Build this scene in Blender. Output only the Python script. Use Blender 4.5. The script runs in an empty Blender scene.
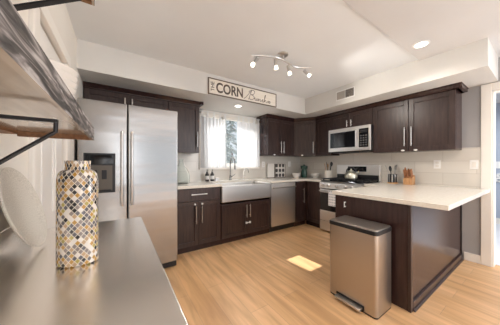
import bpy, bmesh, math, random
from mathutils import Vector, Matrix
random.seed(7)
PI = math.pi
S = bpy.context.scene
C = S.collection

# ------------------------------------------------------------ camera, world, sun, big lights, exposure
cam = bpy.data.cameras.new('camera'); camo = bpy.data.objects.new('camera', cam); C.objects.link(camo)
camo.location = (0, 0, 1.208); camo.rotation_euler = (PI/2, 0, math.radians(56.526-90))
cam.sensor_width = 36; cam.lens = 14.4; cam.shift_y = 1.6/500; cam.clip_start = 0.01
S.camera = camo
S.view_settings.view_transform = 'Standard'; S.view_settings.look = 'None'
S.view_settings.exposure = 0.76; S.view_settings.gamma = 1.0; S.view_settings.use_curve_mapping = False
w = bpy.data.worlds.new('sky'); S.world = w; w.use_nodes = True
bg = w.node_tree.nodes['Background']; bg.inputs[0].default_value = (.80, .90, 1, 1); bg.inputs[1].default_value = .55

def lamp(name, kind, loc, energy, color=(1, 1, 1), rot=(0, 0, 0), size=None, size_y=None, spot=None, spread=None):
    d = bpy.data.lights.new(name, kind); d.energy = energy; d.color = color
    if kind == 'AREA':
        d.size = size
        if size_y: d.shape = 'RECTANGLE'; d.size_y = size_y
        if spread: d.spread = spread
    elif kind == 'SUN': d.angle = math.radians(.6)
    else: d.shadow_soft_size = size or .03
    if spot: d.spot_size = spot; d.spot_blend = .6
    o = bpy.data.objects.new(name, d); C.objects.link(o); o.location = loc; o.rotation_euler = rot
    return o
# sun through the kitchen window, daylight at rear window and next room, added fills
lamp('sun', 'SUN', (1.8, 6, 6), 6.0, (1, .97, .92), (math.radians(-43.6), 0, math.radians(4.5)))
lamp('rear_daylight', 'AREA', (1.6, -3.95, 1.35), 3, (.95, .97, 1), (PI/2, 0, 0), 3.2, 2.0)
lamp('ceiling_fill', 'AREA', (1.7, -1.2, 2.40), 10, (.97, .97, 1), (0, 0, 0), 3.0, 3.0)  # added overhead area fill behind the camera, no opening in the ceiling
lamp('upward_fill', 'AREA', (1.7, -1.9,   .30), 24, (.92, .96, 1), (PI, 0, 0), 3.4, 3.4)  # added upward fill to brighten the ceiling, no lamp stands here
lamp('right_fill', 'AREA', (3.60, -1.9, 1.45), 62, (.93, .96, 1), (PI/2, 0, math.radians(48)), 2.2, 1.7)  # added area fill, the right wall has no window here
lamp('left_fill', 'AREA', (-.25, -2.0, 1.45), 16, (.93, .96, 1), (PI/2, 0, math.radians(-48)), 2.2, 1.7)  # added fill from the left side, this wall is solid too
lamp('next_room_daylight', 'AREA', (5.0, -.2, 2.3), 30, (.92, .96, 1), (0, 0, 0), 1.6, 1.6)

# ------------------------------------------------------------ materials
M = {}
def pbsdf(name, col, rough=.5, metal=0., **kw):
    m = bpy.data.materials.new(name); m.use_nodes = True; n = m.node_tree.nodes; b = n['Principled BSDF']
    b.inputs['Base Color'].default_value = (*col, 1); b.inputs['Roughness'].default_value = rough; b.inputs['Metallic'].default_value = metal
    for k, v in kw.items(): b.inputs[k.replace('_', ' ')].default_value = v
    M[name] = m; return m
def nd(m, t, **kw):
    x = m.node_tree.nodes.new(t)
    for k, v in kw.items(): setattr(x, k, v)
    return x
def lk(m, a, ai, b, bi): m.node_tree.links.new(a.outputs[ai], b.inputs[bi])
def B(m): return m.node_tree.nodes['Principled BSDF']
def ramp(m, stops, interp='LINEAR'):
    r = nd(m, 'ShaderNodeValToRGB'); e = r.color_ramp; e.interpolation = interp
    while len(e.elements) < len(stops): e.elements.new(.5)
    for el, (p, c) in zip(e.elements, stops): el.position = p; el.color = (*c, 1)
    return r
def noise_col(m, c1, c2, scale=(1, 1, 1), ns=4., detail=4., bump=0., coord='Object', lo=.3, hi=.7):
    tc = nd(m, 'ShaderNodeTexCoord'); mp = nd(m, 'ShaderNodeMapping'); mp.inputs['Scale'].default_value = scale
    n = nd(m, 'ShaderNodeTexNoise'); n.inputs['Scale'].default_value = ns; n.inputs['Detail'].default_value = detail
    lk(m, tc, coord, mp, 0); lk(m, mp, 0, n, 'Vector')
    r = ramp(m, [(lo, c1), (hi, c2)]); lk(m, n, 'Fac', r, 0); lk(m, r, 0, B(m), 'Base Color')
    if bump:
        bp = nd(m, 'ShaderNodeBump'); bp.inputs['Strength'].default_value = bump; bp.inputs['Distance'].default_value = .01
        lk(m, n, 'Fac', bp, 'Height'); lk(m, bp, 0, B(m), 'Normal')
    return n
def paint(name, col, rough=.75):
    m = pbsdf(name, col, rough); noise_col(m, tuple(c*.97 for c in col), col, ns=3, bump=.02); return m
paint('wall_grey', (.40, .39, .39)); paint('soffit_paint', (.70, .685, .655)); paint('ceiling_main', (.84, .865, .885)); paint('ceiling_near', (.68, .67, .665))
paint('left_wall', (.82, .78, .72)); paint('trim_white', (.86, .82, .76), .4); paint('door_white', (.84, .82, .79), .35)
paint('blue_wall', (.42, .47, .56)); pbsdf('white', (.85, .84, .82), .4); pbsdf('white_plastic', (.85, .83, .80), .35)
pbsdf('dark_gap', (.01, .01, .01), .6); pbsdf('black_plastic', (.012, .012, .014), .35); pbsdf('black_glass', (.008, .009, .011), .06)
pbsdf('key_grey', (.12, .12, .12), .4); pbsdf('niche_grey', (.10, .085, .07), .3); pbsdf('louver_grey', (.42, .38, .34), .6)
pbsdf('iron', (.03, .03, .033), .42, .6)
m = pbsdf('cabinet_wood', (.045, .028, .024), .33); noise_col(m, (.027, .0145, .013), (.060, .034, .029), (9, 9, .9), 5, 6, .05)
m = pbsdf('cabinet_wood_flat', (.045, .024, .021), .24); noise_col(m, (.027, .012, .011), (.050, .024, .021), (9, 9, .9), 5, 6, .02)
def steel(name, col, rough, scale, wave=None, var=.10):
    m = pbsdf(name, col, rough, 1.0); tc = nd(m, 'ShaderNodeTexCoord'); mp = nd(m, 'ShaderNodeMapping'); mp.inputs['Scale'].default_value = scale
    n = nd(m, 'ShaderNodeTexNoise'); n.inputs['Scale'].default_value = 1.; n.inputs['Detail'].default_value = 5
    lk(m, tc, 'Object', mp, 0); lk(m, mp, 0, n, 'Vector')
    mr = nd(m, 'ShaderNodeMapRange'); mr.inputs['To Min'].default_value = rough*(1-var); mr.inputs['To Max'].default_value = rough*(1+var)
    lk(m, n, 'Fac', mr, 0); lk(m, mr, 0, B(m), 'Roughness')
    if wave:
        mp2 = nd(m, 'ShaderNodeMapping'); mp2.inputs['Scale'].default_value = wave; n2 = nd(m, 'ShaderNodeTexNoise'); n2.inputs['Scale'].default_value = 1.; n2.inputs['Detail'].default_value = 1
        lk(m, tc, 'Object', mp2, 0); lk(m, mp2, 0, n2, 'Vector')
        bp = nd(m, 'ShaderNodeBump'); bp.inputs['Strength'].default_value = .7; bp.inputs['Distance'].default_value = .008; lk(m, n2, 'Fac', bp, 'Height'); lk(m, bp, 0, B(m), 'Normal')
    return m
steel('steel_horizontal', (.43, .42, .41), .22, (2, 2, 220), (.6, .6, 7)); steel('steel_vertical', (.72, .70, .68), .40, (200, 200, 2))
steel('steel_bright', (.80, .78, .76), .38, (2, 200, 200)); steel('steel_table', (.88, .83, .77), .25, (140, 2, 3), var=.10); steel('steel_trash', (.50, .46, .42), .36, (160, 160, 2))
pbsdf('faucet_metal', (.30, .29, .28), .2, 1.0); pbsdf('nickel', (.60, .58, .56), .3, 1.0); pbsdf('chrome', (.75, .75, .76), .12, 1.0)
# floor: oak planks along Y
m = pbsdf('oak_floor', (.6, .4, .25), .36)
tc = nd(m, 'ShaderNodeTexCoord'); mp = nd(m, 'ShaderNodeMapping'); mp.inputs['Rotation'].default_value = (0, 0, PI/2)
br = nd(m, 'ShaderNodeTexBrick'); br.inputs['Scale'].default_value = 1; br.inputs['Brick Width'].default_value = 1.35; br.inputs['Row Height'].default_value = .18
br.inputs['Mortar Size'].default_value = .0016; br.inputs['Color1'].default_value = (.62, .37, .18, 1); br.inputs['Color2'].default_value = (.72, .455, .245, 1); br.inputs['Mortar'].default_value = (.46, .29, .165, 1)
br.offset = .37
lk(m, tc, 'Object', mp, 0); lk(m, mp, 0, br, 'Vector')
mp2 = nd(m, 'ShaderNodeMapping'); mp2.inputs['Scale'].default_value = (7, .7, 1); lk(m, tc, 'Object', mp2, 0)
n = nd(m, 'ShaderNodeTexNoise'); n.inputs['Scale'].default_value = 2.2; n.inputs['Detail'].default_value = 8; n.inputs['Distortion'].default_value = .6; lk(m, mp2, 0, n, 'Vector')
rr = ramp(m, [(.3, (.74, .70, .66)), (.68, (1.10, 1.09, 1.08))]); lk(m, n, 'Fac', rr, 0)
mx = nd(m, 'ShaderNodeMixRGB', blend_type='MULTIPLY'); mx.inputs[0].default_value = 1; lk(m, br, 'Color', mx, 1); lk(m, rr, 0, mx, 2); lk(m, mx, 0, B(m), 'Base Color')
# backsplash tiles
def tiles(name, rot):
    m = pbsdf(name, (.7, .68, .63), .22)
    tc = nd(m, 'ShaderNodeTexCoord'); mp = nd(m, 'ShaderNodeMapping'); mp.inputs['Rotation'].default_value = rot; mp.inputs['Location'].default_value = (.1, .017, 0)
    br = nd(m, 'ShaderNodeTexBrick'); br.inputs['Scale'].default_value = 1; br.inputs['Brick Width'].default_value = .61; br.inputs['Row Height'].default_value = .158
    br.inputs['Mortar Size'].default_value = .002; br.inputs['Color1'].default_value = (.66, .615, .55, 1); br.inputs['Color2'].default_value = (.71, .665, .60, 1); br.inputs['Mortar'].default_value = (.52, .47, .41, 1)
    lk(m, tc, 'Object', mp, 0); lk(m, mp, 0, br, 'Vector'); lk(m, br, 'Color', B(m), 'Base Color')
tiles('tile_back', (-PI/2, 0, 0)); 
m = M['tile_back']
tiles('tile_right', (-PI/2, 0, 0))
m = M['tile_right']
for x in m.node_tree.nodes:
    if x.type == 'MAPPING': mpn = x
    if x.type == 'TEX_COORD': tcn = x
sx = nd(m, 'ShaderNodeSeparateXYZ'); cx = nd(m, 'ShaderNodeCombineXYZ'); lk(m, tcn, 'Object', sx, 0)
lk(m, sx, 'Y', cx, 'X'); lk(m, sx, 'Z', cx, 'Z'); lk(m, cx, 0, mpn, 0)
m = pbsdf('quartz', (.80, .745, .66), .14); noise_col(m, (.74, .68, .59), (.83, .78, .70), ns=45, detail=6)
m = pbsdf('weathered_wood', (.3, .28, .27), .75)
tc = nd(m, 'ShaderNodeTexCoord'); mp = nd(m, 'ShaderNodeMapping'); mp.inputs['Scale'].default_value = (38, 4, 38)
n = nd(m, 'ShaderNodeTexNoise'); n.inputs['Scale'].default_value = 1.6; n.inputs['Detail'].default_value = 9; n.inputs['Distortion'].default_value = 1.6
lk(m, tc, 'Object', mp, 0); lk(m, mp, 0, n, 'Vector')
r = ramp(m, [(.34, (.025, .022, .02)), (.46, (.09, .08, .075)), (.54, (.24, .215, .205)), (.64, (.47, .44, .42))]); lk(m, n, 'Fac', r, 0); lk(m, r, 0, B(m), 'Base Color')
bp = nd(m, 'ShaderNodeBump'); bp.inputs['Strength'].default_value = .4; bp.inputs['Distance'].default_value = .004; lk(m, n, 'Fac', bp, 'Height'); lk(m, bp, 0, B(m), 'Normal')
m = pbsdf('raw_wood', (.25, .12, .05), .6); noise_col(m, (.17, .08, .035), (.34, .17, .08), (30, 3, 30), 2, 6)
m = pbsdf('board_underside', (.55, .45, .35), .16, Coat_Weight=.6, Coat_Roughness=.08); noise_col(m, (.42, .34, .27), (.62, .53, .43), (12, 1.5, 12), 2, 6)
pbsdf('knife_wood', (.32, .13, .055), .4)
m = pbsdf('block_wood', (.52, .27, .11), .45); noise_col(m, (.42, .20, .08), (.60, .33, .15), (20, 20, 2), 3, 4)
m = pbsdf('speckled_stone', (.6, .57, .5), .8); noise_col(m, (.50, .46, .40), (.70, .65, .575), ns=260, detail=3, lo=.35, hi=.62, bump=.05)
m = pbsdf('sign_board', (.80, .68, .52), .6); noise_col(m, (.80, .73, .63), (.88, .82, .73), (2, 20, 20), 2, 4)
pbsdf('sign_frame', (.17, .125, .09), .6); pbsdf('sign_ink', (.13, .10, .08), .7)
pbsdf('ceramic', (.80, .76, .70), .25); pbsdf('cream_ceramic', (.80, .74, .65), .3)
pbsdf('green_glass', (.025, .085, .06), .15, Transmission_Weight=.25); pbsdf('jar_glass', (.95, .985, .975), .03, Transmission_Weight=1.0, IOR=1.15)
pbsdf('amber_bottle', (.055, .05, .05), .2); pbsdf('label_white', (.75, .73, .70), .6)
pbsdf('kettle_steel', (.62, .60, .50), .32, .85); pbsdf('cork', (.50, .28, .12), .8)
m = pbsdf('window_glass', (1, 1, 1), .02)
tp_ = nd(m, 'ShaderNodeBsdfTransparent'); ms_ = nd(m, 'ShaderNodeMixShader'); ms_.inputs[0].default_value = .06
lk(m, tp_, 0, ms_, 1); lk(m, B(m), 0, ms_, 2); lk(m, ms_, 0, m.node_tree.nodes['Material Output'], 0)
# curtain: thin white cloth that lets light through
m = bpy.data.materials.new('curtain'); m.use_nodes = True; M['curtain'] = m; b = B(m); b.inputs['Base Color'].default_value = (.9, .9, .9, 1); b.inputs['Roughness'].default_value = .9
tr = nd(m, 'ShaderNodeBsdfTranslucent'); tr.inputs[0].default_value = (.92, .93, .95, 1); ms = nd(m, 'ShaderNodeMixShader'); ms.inputs[0].default_value = .24
tp = nd(m, 'ShaderNodeBsdfTransparent'); ms2 = nd(m, 'ShaderNodeMixShader'); ms2.inputs[0].default_value = .05
out = m.node_tree.nodes['Material Output']; lk(m, b, 0, ms, 1); lk(m, tr, 0, ms, 2); lk(m, ms, 0, ms2, 1); lk(m, tp, 0, ms2, 2); lk(m, ms2, 0, out, 0)
def emit(name, col, st):
    m = pbsdf(name, (.9, .9, .9), .5); B(m).inputs['Emission Color'].default_value = (*col, 1); B(m).inputs['Emission Strength'].default_value = st
emit('lamp_glow', (1, .93, .82), 6); emit('shade_glow', (1, .90, .74), 2.2)
m = pbsdf('foliage', (.2, .26, .24), .8); noise_col(m, (.16, .22, .22), (.40, .46, .46), ns=6)
pbsdf('bark', (.12, .09, .07), .9)
pbsdf('sunlit_floor_pale', (.72, .72, .74), .8); pbsdf('pale_ground', (.5, .5, .48), .9)
# printed dish towel and patterned tray
def lattice(name, c1, c2, sx_, sz_, axis, th):
    m = pbsdf(name, c1, .7); tc = nd(m, 'ShaderNodeTexCoord'); sp = nd(m, 'ShaderNodeSeparateXYZ'); lk(m, tc, 'Object', sp, 0)
    def sn(sock, k):
        a = nd(m, 'ShaderNodeMath', operation='MULTIPLY'); a.inputs[1].default_value = k; m.node_tree.links.new(sp.outputs[sock], a.inputs[0])
        s = nd(m, 'ShaderNodeMath', operation='SINE'); lk(m, a, 0, s, 0); return s
    a, b2 = sn(axis, sx_), sn('Z', sz_)
    p = nd(m, 'ShaderNodeMath', operation='MULTIPLY'); lk(m, a, 0, p, 0); lk(m, b2, 0, p, 1)
    ab = nd(m, 'ShaderNodeMath', operation='ABSOLUTE'); lk(m, p, 0, ab, 0)
    r = ramp(m, [(0, c1), (th, c2)], 'CONSTANT'); lk(m, ab, 0, r, 0); lk(m, r, 0, B(m), 'Base Color')
lattice('towel_print', (.80, .78, .76), (.33, .34, .37), 90, 70, 'Y', .62)
lattice('tray_print', (.74, .70, .64), (.07, .065, .06), 34, 30, 'X', .42)
# mosaic: lozenge tiles around the vase
m = pbsdf('mosaic', (.6, .5, .3), .12, Coat_Weight=.5, Coat_Roughness=.04)
tc = nd(m, 'ShaderNodeTexCoord'); sp = nd(m, 'ShaderNodeSeparateXYZ'); lk(m, tc, 'Object', sp, 0)
def mt(op, a, b=None, v=None):
    x = nd(m, 'ShaderNodeMath', operation=op)
    if isinstance(a, tuple): lk(m, a[0], a[1], x, 0)
    else: x.inputs[0].default_value = a
    if b is not None: lk(m, b[0], b[1], x, 1)
    if v is not None: x.inputs[1].default_value = v
    return (x, 0)
xs = mt('DIVIDE', (sp, 'X'), v=.053); ys = mt('DIVIDE', (sp, 'Y'), v=.038)
ang = mt('ARCTAN2', ys, xs); uu = mt('MULTIPLY', ang, v=22/(2*PI)); vv = mt('MULTIPLY', (sp, 'Z'), v=56.)
wob = mt('MULTIPLY', mt('SINE', mt('MULTIPLY', vv, v=2*PI)), v=.0)
uu = mt('ADD', uu, wob)
p1 = mt('ADD', uu, vv); p2 = mt('SUBTRACT', uu, vv)
cb = nd(m, 'ShaderNodeCombineXYZ'); f1 = mt('FLOOR', p1); f2 = mt('FLOOR', p2); lk(m, f1[0], 0, cb, 0); lk(m, f2[0], 0, cb, 1)
wn = nd(m, 'ShaderNodeTexWhiteNoise', noise_dimensions='2D'); lk(m, cb, 0, wn, 'Vector')
r = ramp(m, [(0, (.02, .017, .017)), (.16, (.12, .11, .12)), (.34, (.46, .25, .05)), (.46, (.48, .32, .18)), (.60, (.74, .68, .62)), (.74, (.42, .34, .10)), (.84, (.26, .21, .19))], 'CONSTANT'); lk(m, wn, 'Value', r, 0)
def edge(p):
    fr = mt('FRACT', p); return mt('ABSOLUTE', mt('SUBTRACT', fr, v=.5))
mxe = mt('MAXIMUM', edge(p1), edge(p2)); gm = mt('GREATER_THAN', mxe, v=.435)
mx = nd(m, 'ShaderNodeMixRGB'); lk(m, gm[0], 0, mx, 0); lk(m, r, 0, mx, 1); mx.inputs[2].default_value = (.74, .66, .54, 1); lk(m, mx, 0, B(m), 'Base Color')
rg = nd(m, 'ShaderNodeMapRange'); rg.inputs['To Min'].default_value = .12; rg.inputs['To Max'].default_value = .7; lk(m, gm[0], 0, rg, 0); lk(m, rg, 0, B(m), 'Roughness')

# ------------------------------------------------------------ mesh helpers
class MB:
    def __init__(s): s.bm = bmesh.new(); s.fm = []
    def box(s, x0, x1, y0, y1, z0, z1, M_=None):
        v = [s.bm.verts.new(p) for p in ((x0,y0,z0),(x1,y0,z0),(x1,y1,z0),(x0,y1,z0),(x0,y0,z1),(x1,y0,z1),(x1,y1,z1),(x0,y1,z1))]
        if M_ is not None:
            for q in v: q.co = M_ @ q.co
        for f in ((3,2,1,0),(4,5,6,7),(0,1,5,4),(1,2,6,5),(2,3,7,6),(3,0,4,7)): s.bm.faces.new([v[i] for i in f])
        return s
    def poly(s, pts, z0, z1):
        a = [s.bm.verts.new((x, y, z0)) for x, y in pts]; b = [s.bm.verts.new((x, y, z1)) for x, y in pts]; n = len(pts)
        s.bm.faces.new(a[::-1]); s.bm.faces.new(b)
        for i in range(n): s.bm.faces.new((a[i], a[(i+1) % n], b[(i+1) % n], b[i]))
        return s
    def extr(s, prof, p0, p1, up=(0, 0, 1), out=(0, -1, 0), flip=False):   # profile (out, up) swept from p0 to p1
        u = Vector(up); o = Vector(out); n = len(prof)
        A = [s.bm.verts.new(Vector(p0)+o*a+u*b) for a, b in prof]; D = [s.bm.verts.new(Vector(p1)+o*a+u*b) for a, b in prof]
        s.bm.faces.new(A[::-1]); s.bm.faces.new(D)
        for i in range(n): s.bm.faces.new((A[i], A[(i+1) % n], D[(i+1) % n], D[i]))
        return s
    def tube(s, pts, r, n=10, close=True):
        pts = [Vector(p) for p in pts]; rs = r if isinstance(r, (list, tuple)) else [r]*len(pts); rings = []; prev = None
        for i, p in enumerate(pts):
            d = (pts[min(i+1, len(pts)-1)]-pts[max(i-1, 0)]).normalized()
            if prev is None: a = d.orthogonal().normalized()
            else: a = (prev-d*prev.dot(d)).normalized()
            prev = a; b = d.cross(a)
            rings.append([s.bm.verts.new(p+(a*math.cos(2*PI*k/n)+b*math.sin(2*PI*k/n))*rs[i]) for k in range(n)])
        for i in range(len(rings)-1):
            for k in range(n): s.bm.faces.new((rings[i][k], rings[i][(k+1) % n], rings[i+1][(k+1) % n], rings[i+1][k]))
        if close: s.bm.faces.new(rings[0][::-1]); s.bm.faces.new(rings[-1])
        return s
    def lathe(s, prof, c=(0, 0, 0), n=28, ex=1., ey=1., M_=None, cap0=True, cap1=True):
        rings = []
        for r, z in prof:
            ring = []
            for k in range(n):
                q = Vector((c[0]+ex*r*math.cos(2*PI*k/n), c[1]+ey*r*math.sin(2*PI*k/n), c[2]+z))
                if M_ is not None: q = M_ @ q
                ring.append(s.bm.verts.new(q))
            rings.append(ring)
        for i in range(len(rings)-1):
            for k in range(n): s.bm.faces.new((rings[i][k], rings[i][(k+1) % n], rings[i+1][(k+1) % n], rings[i+1][k]))
        if cap0: s.bm.faces.new(rings[0][::-1])
        if cap1: s.bm.faces.new(rings[-1])
        return s
    def build(s, name, mat, parent=None, smooth=False, bev=0., segs=2):
        bmesh.ops.recalc_face_normals(s.bm, faces=s.bm.faces)
        me = bpy.data.meshes.new(name); s.bm.to_mesh(me); s.bm.free()
        mats = mat if isinstance(mat, (list, tuple)) else [mat]
        for q in mats: me.materials.append(M[q])
        if smooth:
            me.shade_smooth()
            try: me.set_sharp_from_angle(angle=math.radians(40))
            except Exception: pass
        o = bpy.data.objects.new(name, me); C.objects.link(o); o.parent = parent
        if bev:
            b = o.modifiers.new('bevel', 'BEVEL'); b.width = bev; b.segments = segs; b.limit_method = 'ANGLE'; b.angle_limit = math.radians(40)
        return o
def tag(o, label, cat, group=None, kind=None):
    if label: o['label'] = label
    if cat: o['category'] = cat
    if group: o['group'] = group
    if kind: o['kind'] = kind
    return o
def thing(name, label, cat, loc=(0, 0, 0), rz=0., group=None):
    o = bpy.data.objects.new(name, None); C.objects.link(o); o.location = loc; o.rotation_euler = (0, 0, rz); o.empty_display_size = .1
    return tag(o, label, cat, group)
def struct(name, mb, mat, label=None, **kw):
    o = mb.build(name, mat, **kw); o['kind'] = 'structure'
    if label: o['label'] = label
    return o
def dup(root, loc=None, rz=None, label=None, group=None):
    r = root.copy(); C.objects.link(r)
    if loc is not None: r.location = loc
    if rz is not None: r.rotation_euler = (0, 0, rz)
    if label: r['label'] = label
    if group: r['group'] = group
    for ch in list(root.children):
        c = ch.copy(); C.objects.link(c); c.parent = r
        for g in list(ch.children):
            d = g.copy(); C.objects.link(d); d.parent = c
    return r

# ------------------------------------------------------------ the room
XL, XR, YB, ZC, ZS = -.34, 3.667, 3.357, 2.456, 2.164
YR = -4.0
struct('floor', MB().box(XL-.1, 6.6, YR-.1, YB+.12, -.06, 0), 'oak_floor')
# window wall with an opening
WX0, WX1, WZ0, WZ1 = 1.22, 2.36, 1.17, 2.10
mb = MB().box(XL-.1, WX0, YB, YB+.12, 0, 2.6).box(WX1, XR+.12, YB, YB+.12, 0, 2.6).box(WX0, WX1, YB, YB+.12, 0, WZ0).box(WX0, WX1, YB, YB+.12, WZ1, 2.6)
struct('wall_back', mb, 'soffit_paint')
# right wall with the doorway Y .39 .. -.50
DY1, DY0, DZ = .39, -.52, 2.07
struct('wall_right', MB().box(XR, XR+.12, DY1, YB, 0, 2.6).box(XR, XR+.12, DY0, DY1, DZ, 2.6).box(XR, XR+.12, YR, DY0, 0, 2.6), 'wall_grey')
# left wall with the door opening Y 1.40 .. 2.05
struct('wall_left', MB().box(XL-.1, XL, YR, 1.40, 0, 2.6).box(XL-.1, XL, 2.05, YB, 0, 2.6).box(XL-.1, XL, 1.40, 2.05, 1.98, 2.6), 'left_wall')
struct('wall_rear', MB().box(XL-.1, 0, YR-.1, YR, 0, 2.6).box(3.2, 6.6, YR-.1, YR, 0, 2.6).box(0, 3.2, YR-.1, YR, 0, .35).box(0, 3.2, YR-.1, YR, 2.35, 2.6), 'wall_grey')
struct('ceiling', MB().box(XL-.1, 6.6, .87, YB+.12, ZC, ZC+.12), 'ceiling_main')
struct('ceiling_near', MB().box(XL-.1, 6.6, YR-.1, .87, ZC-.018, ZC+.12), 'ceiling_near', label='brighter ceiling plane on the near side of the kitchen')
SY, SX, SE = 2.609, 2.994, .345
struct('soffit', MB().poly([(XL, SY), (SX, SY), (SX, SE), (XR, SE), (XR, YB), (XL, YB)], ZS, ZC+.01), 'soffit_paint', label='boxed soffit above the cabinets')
struct('floor_next_room', MB().box(XR+.12, 6.4, -3.9, 3.2, 0, .006), 'sunlit_floor_pale')  # sunlight lying on this floor is put into its pale colour
struct('wall_next_room', MB().box(6.4, 6.5, -3.9, 3.3, 0, 2.6).box(XR+.12, 6.5, 3.2, 3.3, 0, 2.6), 'blue_wall')
struct('baseboard_next_room', MB().box(6.38, 6.4, -3.9, 3.2, 0, .12), 'trim_white')
struct('ground', MB().box(-8, 12, 3.6, 30, -.8, -.7), 'pale_ground')
# backsplashes
struct('trim_backsplash_back', MB().box(.60, WX0-.06, YB-.012, YB, .90, 1.42).box(WX0-.06, WX1+.06, YB-.012, YB, .90, WZ0-.055).box(WX1+.06, XR-.012, YB-.012, YB, .90, 1.42), 'tile_back', label='cream tile backsplash under the window')
struct('trim_backsplash_right', MB().box(XR-.012, XR, .47, YB-.012, .90, 1.415), 'tile_right', label='cream tile backsplash behind the range and peninsula')
# doorway casing
mb = MB().box(XR-.02, XR, DY1, DY1+.087, 0, DZ+.087).box(XR-.02, XR, DY0-.087, DY0, 0, DZ+.087).box(XR-.02, XR, DY0, DY1, DZ, DZ+.087)
mb.box(XR, XR+.12, DY1-.015, DY1, 0, DZ).box(XR, XR+.12, DY0, DY0+.015, 0, DZ).box(XR, XR+.12, DY0, DY1, DZ-.015, DZ)
struct('trim_doorway', mb, 'trim_white', bev=.004, label='cream casing of the doorway')
struct('baseboard_right', MB().box(XR-.015, XR, DY1+.087, .62, 0, .10), 'trim_white', bev=.003)
# left wall door
mb = MB().box(XL-.005, XL+.02, 1.32, 1.405, 0, 1.975).box(XL-.005, XL+.02, 2.045, 2.13, 0, 1.975).box(XL-.005, XL+.024, 1.305, 2.145, 1.975, 2.06)
struct('trim_left_door', mb, 'trim_white', bev=.006, label='cream casing around the white panelled door')
mb = MB().box(XL-.04, XL-.012, 1.405, 2.045, .01, 1.975)
for y0, y1 in ((1.48, 1.68), (1.77, 1.97)):
    for z0, z1 in ((.15, .75), (.9, 1.4), (1.52, 1.88)):
        mb.box(XL-.014, XL-.004, y0, y1, z0, z1).box(XL-.014, XL+.001, y0+.035, y1-.035, z0+.035, z1-.035)
door = struct('door_1', mb, 'door_white', bev=.006)
for z in (.3, 1.13, 1.83):
    h = MB().tube([(XL+.006, 1.405, z-.045), (XL+.006, 1.405, z+.045)], .008).box(XL-.01, XL+.004, 1.405, 1.43, z-.045, z+.045).build('hinge', 'nickel', door)
MB().tube([(XL-.012, 1.98, .95), (XL+.05, 1.98, .95)], .011).lathe([(.02, -.01), (.027, 0), (.02, .012)], (XL+.055, 1.98, .95), 16).build('door_knob', 'nickel', door, smooth=True)
# kitchen window
mb = MB().box(WX0, WX1, YB+.05, YB+.10, WZ0, WZ0+.05).box(WX0, WX1, YB+.05, YB+.10, WZ1-.05, WZ1).box(WX0, WX0+.05, YB+.05, YB+.10, WZ0, WZ1).box(WX1-.05, WX1, YB+.05, YB+.10, WZ0, WZ1)
mb.box(1.60, 1.65, YB+.05, YB+.10, WZ0, WZ1)
win = struct('window_1', mb, 'trim_white', bev=.004)
MB().box(WX0+.05, WX1-.05, YB+.072, YB+.078, WZ0+.05, WZ1-.05).build('glass', 'window_glass', win)
struct('trim_window_sill', MB().box(WX0-.06, WX1+.06, YB-.05, YB+.05, WZ0-.055, WZ0-.01).box(WX0-.055, WX0, YB-.018, YB, WZ0-.01, WZ1+.05).box(WX1, WX1+.055, YB-.018, YB, WZ0-.01, WZ1+.05).box(WX0-.055, WX1+.055, YB-.018, YB, WZ1-.02, WZ1+.05), 'trim_white', bev=.004, label='white sill and casing of the kitchen window')
# rear windows that light the room
mb = MB()
for x in (0, 1.05, 2.12, 3.16): mb.box(x, x+.05, YR-.08, YR-.02, .35, 2.35)
mb.box(0, 3.2, YR-.08, YR-.02, .35, .40).box(0, 3.2, YR-.08, YR-.02, 2.30, 2.35)
struct('window_2', mb, 'trim_white')

# ------------------------------------------------------------ cabinets (local: x along the front, front at y=0 facing -y, z up)
def pull(parent, x, z0, z1=None, x1=None, y=-.02):
    mb = MB()
    if x1 is None:
        mb.tube([(x, y-.032, z0), (x, y-.032, z1)], .0075, 10)
        for z in (z0+.03, z1-.03): mb.tube([(x, y-.032, z), (x, y, z)], .0045, 8)
    else:
        mb.tube([(x, y-.032, z0), (x1, y-.032, z0)], .0075, 10)
        for q in (x+.025, x1-.025): mb.tube([(q, y-.032, z0), (q, y, z0)], .0045, 8)
    return mb.build('handle', 'nickel', parent, smooth=True)
def shaker(name, parent, x0, x1, z0, z1, fr=.058, mat='cabinet_wood', flat=False):
    mb = MB(); t = .02
    if flat: mb.box(x0, x1, -t, 0, z0, z1)
    else:
        mb.box(x0, x0+fr, -t, 0, z0, z1).box(x1-fr, x1, -t, 0, z0, z1).box(x0+fr, x1-fr, -t, 0, z0, z0+fr).box(x0+fr, x1-fr, -t, 0, z1-fr, z1).box(x0+fr-.002, x1-fr+.002, -t+.013, 0, z0+fr-.002, z1-fr+.002)
    return mb.build(name, mat, parent, bev=.0025)
def latch(parent, x, z, y=-.02, w_=.022, h=.012, label='white oval child safety latch'):
    o = MB().lathe([(1., 0), (1., .008), (.7, .012)], (0, 0, 0), 16, w_, h, Matrix.Translation((x, y, z)) @ Matrix.Rotation(PI/2, 4, 'X')).build('safety_latch', 'white_plastic', parent, smooth=True)
    o['label'] = label; return o
g = .002
def cabinet(name, label, loc, rz, w_, d, z0, z1, doors, body_z=None, cat='cabinet', crown=False):
    t = thing(name, label, cat, loc, rz)
    MB().box(0, w_, 0, d, z0, z1).build('body', 'cabinet_wood_flat', t)
    out = []
    for x0, x1, a, b in doors: out.append(shaker('door', t, x0+g, x1-g, a+g, b-g))
    return t, out
U, UR = 3.03, 3.38       # carcass fronts of the uppers
RZ = -PI/2
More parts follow.
